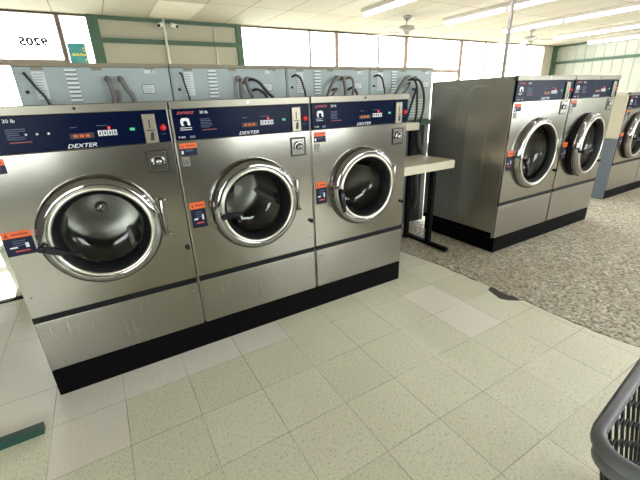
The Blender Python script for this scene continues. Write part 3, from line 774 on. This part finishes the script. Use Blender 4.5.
def backunit(x0, W, idx, label):
    YB_ = 1.15
    t = thing('washing_machine', label, 'washing machine', (x0, YB_, 0), 0, 'tall washers seen from behind')
    ZT = 1.615
    b = MB(); b.box(0, W, .006, .83, .02, ZT-.012); b.obj('cabinet', 'galv', t)
    b = MB(); b.box(.012, W-.012, 0, .006, .55 if idx < 3 else 1.14, ZT-.014)
    b.obj('back_panel', 'galv', t)
    b = MB(); b.box(-.002, W+.002, -.012, .84, ZT-.012, ZT+.012); b.obj('top_edge', 'galv_edge', t, bevel=.003)
    b = MB()
    for q in (.12, W*.5, W-.12): b.box(q-.03, q+.03, -.002, 0.0, ZT-.030, ZT-.014)
    b.obj('edge_clips', 'galv_edge', t)
    # instruction sheet
    b = MB(); b.box(.088, .150, -.002, 0, 1.425, 1.578); sh = b.obj('instruction_sheet', 'paper', t)
    lines(.094, .146, 1.435, 1.570, 9, -.0022, 'paper_ink', sh, 'printed_lines', idx*9)
    # vent louvres
    b = MB()
    for q in range(8):
        z = 1.592-q*.0245
        b.prism_xz([(.252, z), (.318, z), (.312, z-.012), (.258, z-.012)], -.010, 0.0)
    b.obj('vent_louvres', 'louvre', t)
    b = MB()
    for q in range(8):
        z = 1.592-q*.0245; b.box(.256, .314, -.0022, -.0002, z-.0195, z-.0125)
    b.obj('vent_slots', 'slot_grey', t)
    # service plate and rating label
    b = MB(); b.box(.44, .60, -.003, 0, 1.36, 1.56); b.obj('valve_plate', 'galv', t, bevel=.002)
    b = MB(); b.box(.672, .752, -.002, 0, 1.444, 1.500); rl = b.obj('rating_label', 'slot', t)
    b = MB(); b.box(.675, .749, -.0028, -.0018, 1.447, 1.497); b.obj('label_paper', 'paper', rl)
    lines(.680, .744, 1.452, 1.492, 4, -.003, 'paper_ink', rl, 'printed_lines', idx*9+1)
    b = MB(); b.box(.700, .770, -.0028, 0, 1.568, 1.590); rs = b.obj('serial_sticker', 'paper', t)
    b = MB(); b.box(.745, .752, -.0036, -.0026, 1.572, 1.586); b.box(.760, .764, -.0036, -.0026, 1.572, 1.586); b.obj('serial_marks', 'slot', rs)
    # drain plug and breather tube at the left
    b = MB(); b.lathe_y([(0, -.012), (.008, -.011), (.010, 0)], .045, 1.466, 12); b.obj('plug', 'slot', t)
    b = MB()
    if idx == 0: hose(b, [(.055, -.004, 1.565), (.060, -.03, 1.56), (.095, -.045, 1.49), (.135, -.05, 1.41), (.15, -.05, 1.25), (.14, -.03, .9)], .0075)
    elif idx == 1: hose(b, [(.065, 0, 1.57), (.068, -.03, 1.56), (.078, -.04, 1.49), (.095, -.045, 1.40), (.11, -.05, 1.25), (.11, -.03, .9)], .0065)
    else: hose(b, [(.050, 0, 1.545), (.062, -.04, 1.555), (.100, -.05, 1.53), (.125, -.05, 1.46), (.140, -.05, 1.38), (.15, -.03, .95)], .0085)
    b.obj('breather_tube', 'hose_black', t)
    # inlet hoses
    hs = {0: [([(.475, 0, 1.535), (.478, -.05, 1.533), (.485, -.06, 1.47), (.49, -.06, 1.38), (.49, -.04, 1.1)], 'g', .014),
              ([(.545, 0, 1.535), (.548, -.05, 1.533), (.570, -.06, 1.47), (.60, -.06, 1.40), (.62, -.04, 1.1)], 'g', .014),
              ([(.50, -.045, 1.36), (.52, -.05, 1.43), (.51, -.05, 1.47)], 'g', .010)],
          1: [([(.500, 0, 1.520), (.495, -.05, 1.522), (.475, -.06, 1.50), (.470, -.06, 1.40), (.46, -.04, 1.1)], 'g', .013),
              ([(.515, 0, 1.505), (.520, -.05, 1.51), (.535, -.06, 1.45), (.56, -.06, 1.38), (.57, -.04, 1.1)], 'g', .013),
              ([(.555, 0, 1.520), (.570, -.055, 1.525), (.62, -.07, 1.50), (.68, -.075, 1.43), (.745, -.075, 1.35), (.78, -.05, 1.1)], 'b', .011),
              ([(.590, 0, 1.450), (.600, -.06, 1.455), (.63, -.075, 1.44), (.67, -.08, 1.39), (.70, -.06, 1.2)], 'b', .010)],
          2: [([(.500, 0, 1.525), (.470, -.05, 1.535), (.400, -.07, 1.50), (.350, -.075, 1.42), (.33, -.07, 1.33), (.33, -.04, 1.1)], 'g', .013),
              ([(.510, 0, 1.530), (.518, -.05, 1.53), (.525, -.06, 1.47), (.53, -.06, 1.38), (.53, -.04, 1.1)], 'r', .014),
              ([(.560, 0, 1.525), (.590, -.05, 1.535), (.615, -.06, 1.50), (.615, -.06, 1.42), (.605, -.05, 1.33), (.60, -.04, 1.1)], 'r', .011),
              ([(.600, 0, 1.440), (.620, -.05, 1.455), (.645, -.06, 1.42), (.665, -.06, 1.36), (.67, -.04, 1.1)], 'b', .010),
              ([(.43, 0, 1.44), (.45, -.05, 1.445), (.40, -.06, 1.40), (.38, -.06, 1.33), (.38, -.04, 1.1)], 'g', .011)],
          3: [([(.470, 0, 1.520), (.430, -.06, 1.535), (.330, -.09, 1.50), (.250, -.10, 1.42), (.20, -.10, 1.33), (.19, -.05, 1.1)], 'g', .014),
              ([(.480, 0, 1.485), (.440, -.06, 1.475), (.380, -.09, 1.43), (.31, -.10, 1.36), (.27, -.06, 1.1)], 'r', .012),
              ([(.470, 0, 1.515), (.500, -.06, 1.51), (.520, -.08, 1.43), (.530, -.08, 1.30), (.525, -.08, 1.17), (.52, -.03, 1.0)], 'b', .011),
              ([(.520, 0, 1.525), (.570, -.06, 1.50), (.600, -.09, 1.40), (.615, -.09, 1.28), (.605, -.08, 1.17), (.60, -.03, 1.0)], 'b', .011),
              ([(.540, 0, 1.43), (.520, -.06, 1.42), (.470, -.08, 1.33), (.42, -.08, 1.2), (.41, -.03, 1.0)], 'b', .011)]}
    mm = {'g': 'hose_grey', 'b': 'hose_black', 'r': 'hose_grey'}
    for pts_, mk, r in hs[idx]:
        b = MB(); hose(b, pts_, r); b.obj('inlet_hose', mm[mk], t)
    b = MB()
    for (hx_, hz_) in ((.475, 1.535), (.55, 1.53)): b.tube([(hx_, .004, hz_), (hx_, -.028, hz_)], .019, 10)
    b.obj('inlet_valves', 'hose_grey', t)
    if idx == 3:
        for xa in (.37, .49, .62):
            b = MB()
            for q in range(7):
                z = 1.335-q*.026
                b.prism_xz([(xa, z), (xa+.085, z), (xa+.08, z-.012), (xa+.005, z-.012)], -.010, 0)
            b.obj('lower_louvres', 'louvre', t)
        # service bay low down: flat dark sheets stand in for its shaded openings
        b = MB(); b.box(.02, .30, 0, .006, .03, 1.14); b.box(.47, .55, 0, .006, .03, 1.14); b.box(.74, W-.012, 0, .006, .03, 1.14); b.obj('lower_panel', 'blue_side', t)
        b = MB(); b.box(.30, .47, .001, .006, .03, 1.14); b.box(.55, .74, .001, .006, .03, 1.14); b.obj('service_opening_shade', 'hole', t)
        b = MB(); hose(b, [(.62, -.02, 1.0), (.60, -.06, .9), (.64, -.07, .8), (.62, -.06, .7), (.60, -.05, .55), (.62, -.05, .35), (.62, -.02, .2)], .03, 10)
        b.obj('drain_pipe', 'hose_black', t)
        b = MB(); b.box(.40, .78, -.06, 0.0, 1.085, 1.135); b.obj('drip_ledge', 'green', t)
    return t
backunit(-.185, .857, 0, 'leftmost blue grey washer back, two thick grey hoses, next to the bright window')
backunit(.680, .878, 1, 'second blue grey washer back from the left, black hoses sloping right')
backunit(1.566, .836, 2, 'third blue grey washer back from the left, hoses arching both ways')
backunit(2.410, .805, 3, 'rightmost blue grey washer back, long black hoses looping over the gap')

# ------------------------------------------------------------------ table with raised shelf
t = thing('folding_table', 'cream topped table with raised shelf on black posts between two washer groups', 'table', (0, 0, 0))
b = MB(); b.box(2.05, 2.782, .415, .845, .770, .840); b.obj('tabletop', 'laminate', t, bevel=.005)
b = MB(); b.box(2.05, 2.72, .80, 1.03, 1.075, 1.140); b.obj('raised_shelf', 'laminate', t, bevel=.005)
for lx in (2.10, 2.735):
    b = MB(); b.box(lx-.02, lx+.02, .585, .635, .028, .770); b.obj('leg', 'iron', t, bevel=.003)
    lx2 = lx if lx < 2.5 else 2.690
    b = MB(); b.box(lx2-.02, lx2+.02, .848, .890, .028, 1.075); b.obj('leg', 'iron', t, bevel=.003)
    b = MB(); b.box(lx-.025, lx+.025, .375, .91, 0.0, .03); b.box(min(lx, lx2)-.02, max(lx, lx2)+.02, .845, .895, 0, .03); b.obj('foot_bar', 'iron', t, bevel=.004)

# ------------------------------------------------------------------ loose things
b = MB(); b.box(-1.0, -.332, -.022, .020, 0.0005, .036); b.box(-.334, -.3325, -.018, .016, .004, .032)
tag(b.obj('metal_bar', 'greenbar', bevel=.003), 'dark green square metal bar lying on the floor at lower left', 'bar')
b = MB(); b.lathe_z([(0, .0), (.10, .0), (.118, .012), (.135, .36), (.142, .365), (.135, .37), (.127, .365), (.112, .02), (0, .02)], -.565, 1.86, 32)
tag(b.obj('waste_bin', 'pale_bin'), 'pale round bin on the floor behind the leftmost washer', 'bin')
b = MB(); b.tube([(4.29, 1.10, 0), (4.29, 1.10, H)], .021, 10)
b.tube([(4.29, 1.10, 2.60), (4.29, 1.10, H)], .03, 10)
tag(b.obj('conduit_pole', 'pipe'), 'thin grey pole rising to the ceiling behind the aisle washers', 'pole')

def fan(x, y, rot, label):
    t = thing('ceiling_fan', label, 'ceiling fan', (x, y, 0), rot, 'white ceiling fans')
    b = MB(); b.lathe_z([(0, H), (.075, H), (.07, H-.03), (.02, H-.07), (.0, H-.07)], 0, 0, 24); b.obj('canopy', 'fan_white', t)
    b = MB(); b.tube([(0, 0, H-.06), (0, 0, H-.14)], .012, 10); b.obj('downrod', 'fan_white', t)
    b = MB(); b.lathe_z([(0, H-.125), (.06, H-.13), (.135, H-.15), (.14, H-.20), (.10, H-.225), (.05, H-.235), (.05, H-.27), (0, H-.275)], 0, 0, 28); b.obj('motor', 'fan_white', t)
    for k in range(4):
        a = k*PI/2
        b = MB()
        mt = Matrix.Rotation(a, 4, 'Z') @ Matrix.Rotation(math.radians(10), 4, 'X')
        b.box(.19, .66, -.06, .06, H-.222, H-.214, None)
        for v in b.bm.verts:
            p = v.co.copy(); z = p.z-(H-.218)
            if p.x < .3: p.y *= .75
            p = Vector((p.x, p.y*math.cos(.17)-z*math.sin(.17), p.y*math.sin(.17)+z*math.cos(.17)))
            p = Matrix.Rotation(a, 3, 'Z') @ p
            v.co = p + Vector((0, 0, H-.218))
        bl = b.obj('blade', 'fan_white', t)
        b = MB(); b.box(.09, .23, -.016, .016, H-.226, H-.218)
        for v in b.bm.verts:
            p = Matrix.Rotation(a, 3, 'Z') @ v.co; v.co = p
        b.obj('blade_bracket', 'pipe', t)
fan(5.11, 3.60, .35, 'white ceiling fan nearer the camera, in front of the bright windows')
fan(8.74, 3.60, .8, 'white ceiling fan farther off, past the thin grey pole')

FL = [(4.08, 3.46, 'first fluorescent fixture from the left, above the near ceiling fan'), (5.93, 3.52, 'second fluorescent fixture from the left, just left of the grey pole'),
      (7.95, 3.75, 'long lit fluorescent fixture in the middle, right of the grey pole'), (10.25, 3.95, 'fourth lit fluorescent fixture, toward the right wall'),
      (12.2, 4.1, 'fluorescent fixture closest to the cream right wall')]
for x, ye, lab in FL:
    t = thing('ceiling_light', lab, 'ceiling light', (x, ye, 0), 0, 'fluorescent strip lights')
    Ln = 1.23*6  # rows lengthened out of view past the camera to brighten the near floor
    b = MB(); b.box(-.055, .055, -Ln, 0, H-.055, H); b.obj('housing', 'fixture', t, bevel=.006)
    for q in range(6):
        b = MB(); b.tube([(0, -.03-q*1.23, H-.085), (0, -1.20-q*1.23, H-.085)], .019, 12); b.obj('tube', 'tube', t)
    for q in range(7):
        yy = min(-.006, max(-Ln+.006, -q*1.23))
        b = MB(); b.box(-.017, .017, yy-.028 if 0 < q else yy-.02, yy+.028 if 0 < q < 6 else yy+.006, H-.11, H-.055); b.obj('lamp_holder', 'fixture', t)

# ------------------------------------------------------------------ laundry cart (corner in view)
t = thing('laundry_cart', 'grey plastic laundry basket cart with dark lattice sides at the lower right corner', 'cart', (.828, -1.535, 0), math.radians(6.5))
ZR = .75; LX, LY = .80, .50
def rrect(x0, x1, y0, y1, r, n=7):
    out = []
    for cx_, cy_, a0 in ((x1-r, y1-r, 0), (x0+r, y1-r, PI/2), (x0+r, y0+r, PI), (x1-r, y0+r, 1.5*PI)):
        for k in range(n):
            a = a0+k*PI/2/(n-1); out.append((cx_+r*math.cos(a), cy_+r*math.sin(a)))
    return out
def loft(b, loops, closed_end=True):
    vs = [[b.bm.verts.new((x, y, z)) for x, y in lp] for lp, z in loops]
    n_ = len(vs[0])
    for a, c in zip(vs, vs[1:]):
        for i in range(n_):
            j = (i+1) % n_
            f = b.bm.faces.new((a[i], a[j], c[j], c[i])); f.smooth = True
def ins(d, r=.065): return rrect(d, LX-d, -LY+d, -d, max(.02, r-d))
b = MB(); loft(b, [(ins(.004), ZR-.030), (ins(-.004), ZR-.020), (ins(-.004), ZR-.006), (ins(.004), ZR), (ins(.014), ZR+.001), (ins(.020), ZR-.004), (ins(.021), ZR-.018), (ins(.018), ZR-.030), (ins(.010), ZR-.034), (ins(.005), ZR-.040), (ins(.005), ZR-.058), (ins(.012), ZR-.060), (ins(.012), ZR-.036), (ins(.004), ZR-.030)])
b.obj('basket_rim', 'basket', t)
b = MB()
ZB = .40
def wall_pt(s_, f):      # s_ along perimeter index, f 0 top .. 1 bottom
    pass
top = rrect(.016, LX-.016, -LY+.016, -.016, .052, 5); bot = rrect(.07, LX-.07, -LY+.07, -.07, .045, 5)
def dens(lp, step):
    out = []
    n_ = len(lp)
    for i in range(n_):
        a = Vector(lp[i]).to_3d(); c = Vector(lp[(i+1) % n_]).to_3d(); m_ = max(1, round((c-a).length/step))
        for k in range(m_): out.append((i, k/m_))
    return out
segs = dens(top, .042)
def PT(seg, f):
    i, q = seg; n_ = len(top)
    a = Vector((*top[i], ZR-.03)).lerp(Vector((*top[(i+1) % n_], ZR-.03)), q)
    c = Vector((*bot[i], ZB)).lerp(Vector((*bot[(i+1) % n_], ZB)), q)
    return a.lerp(c, f)
NS = len(segs)
for k in range(NS):
    b.tube([PT(segs[k], f/6) for f in range(7)], .0036, 6)
for f in range(0, 6):
    for k in range(NS):
        fz = min(1.0, (f + 0.5*(k % 2))/5.5)
        b.tube([PT(segs[k], fz), PT(segs[(k+1) % NS], fz)], .0030, 5, cap=False)
b.obj('lattice_wall', 'basket_dark', t)
b = MB(); loft(b, [(rrect(.066, LX-.066, -LY+.066, -.066, .047), ZB-.012), (rrect(.066, LX-.066, -LY+.066, -.066, .047), ZB+.004), (rrect(.09, LX-.09, -LY+.09, -.09, .03), ZB+.004)])
for k in range(16):
    x = .10+k*(LX-.20)/15
    b.box(x-.006, x+.006, -LY+.075, -.075, ZB-.006, ZB+.002)
for k in range(8):
    y = -LY+.10+k*(LY-.20)/7
    b.box(.075, LX-.075, y-.006, y+.006, ZB-.010, ZB-.004)
b.obj('basket_floor', 'basket', t)
b = MB()
b.tube([(.09, -.09, ZB-.025), (LX-.09, -.09, ZB-.025), (LX-.09, -LY+.09, ZB-.025), (.09, -LY+.09, ZB-.025), (.09, -.09, ZB-.025)], .012, 8)
b.tube([(.09, -.09, .14), (LX-.09, -.09, .14), (LX-.09, -LY+.09, .14), (.09, -LY+.09, .14), (.09, -.09, .14)], .010, 8)
for x in (.09, LX-.09):
    for y in (-.09, -LY+.09): b.tube([(x, y, .09), (x, y, ZB-.012)], .011, 8)
b.obj('frame', 'zinc', t)
for x in (.09, LX-.09):
    for y in (-.09, -LY+.09):
        b = MB(); b.tube([(x, y-.012, .045), (x, y+.012, .045)], .044, 18); cw = b.obj('caster', 'rubber', t)
        b = MB(); b.box(x-.014, x+.014, y-.020, y-.015, .035, .095); b.box(x-.014, x+.014, y+.015, y+.020, .035, .095); b.box(x-.014, x+.014, y-.020, y+.020, .092, .10); b.obj('caster_fork', 'zinc', cw)

# ------------------------------------------------------------------ light
w = bpy.data.worlds.new('daylight'); scene.world = w; w.use_nodes = True
bg = w.node_tree.nodes['Background']; bg.inputs[0].default_value = (0.95, 0.98, 1.0, 1); bg.inputs[1].default_value = 6.0
def portal(name, x, y, z, sx_, sz_, rz):
    l = bpy.data.lights.new(name, 'AREA'); l.shape = 'RECTANGLE'; l.size = sx_; l.size_y = sz_; l.cycles.is_portal = True
    o = bpy.data.objects.new(name, l); COL.objects.link(o); o.location = (x, y, z); o.rotation_euler = (PI/2, 0, rz)
for (x0, x1) in GX: portal('window_portal', (x0+x1)/2, WY+0.10, 1.37, x1-x0, 2.5, 0)          # -z of lamp -> into the room (-y)
for (x0, x1) in FX: portal('window_portal', (x0+x1)/2, YB-0.10, 1.525, x1-x0, 1.5, PI)
for o in scene.objects:
    if o.type == 'LIGHT':
        d = Vector((0, -1, 0)) if o.location.y > 0 else Vector((0, 1, 0))
        o.rotation_euler = d.to_track_quat('-Z', 'Y').to_euler()
sl = bpy.data.lights.new('sun', 'SUN'); sl.energy = 4.5; sl.angle = math.radians(0.6); sl.color = (1, .96, .88)
so = bpy.data.objects.new('sun', sl); COL.objects.link(so)
el = math.radians(35); az = 0.10
so.rotation_euler = Vector((math.sin(az)*math.cos(el), -math.cos(az)*math.cos(el), -math.sin(el))).to_track_quat('-Z', 'Y').to_euler()
so.location = (-2, 9, 5)

# ------------------------------------------------------------------ camera
cam = bpy.data.cameras.new('camera'); co = bpy.data.objects.new('camera', cam); COL.objects.link(co)
F, YAW, PIT, ROL = 361.013, 0.52445, 0.37131, -0.03657
cy_, sy_, cp_, sp_ = math.cos(YAW), math.sin(YAW), math.cos(PIT), math.sin(PIT)
fwd = Vector((sy_*cp_, cy_*cp_, -sp_)); right = Vector((cy_, -sy_, 0)); up = right.cross(fwd)
r = right*math.cos(ROL)+up*math.sin(ROL); u = up*math.cos(ROL)-right*math.sin(ROL)
mat = Matrix(((r.x, u.x, -fwd.x, .1617), (r.y, u.y, -fwd.y, -1.7187), (r.z, u.z, -fwd.z, 1.3677), (0, 0, 0, 1)))
co.matrix_world = mat
cam.sensor_width = 36; cam.lens = 36*F/640; cam.clip_start = 0.03; cam.clip_end = 100
scene.camera = co
scene.view_settings.view_transform = 'Standard'; scene.view_settings.look = 'None'
scene.view_settings.exposure = 1.42; scene.view_settings.gamma = 1.0; scene.view_settings.use_curve_mapping = False
scene.cycles.use_denoising = True
scene.cycles.max_bounces = 10; scene.cycles.transparent_max_bounces = 12; scene.cycles.sample_clamp_indirect = 8.0
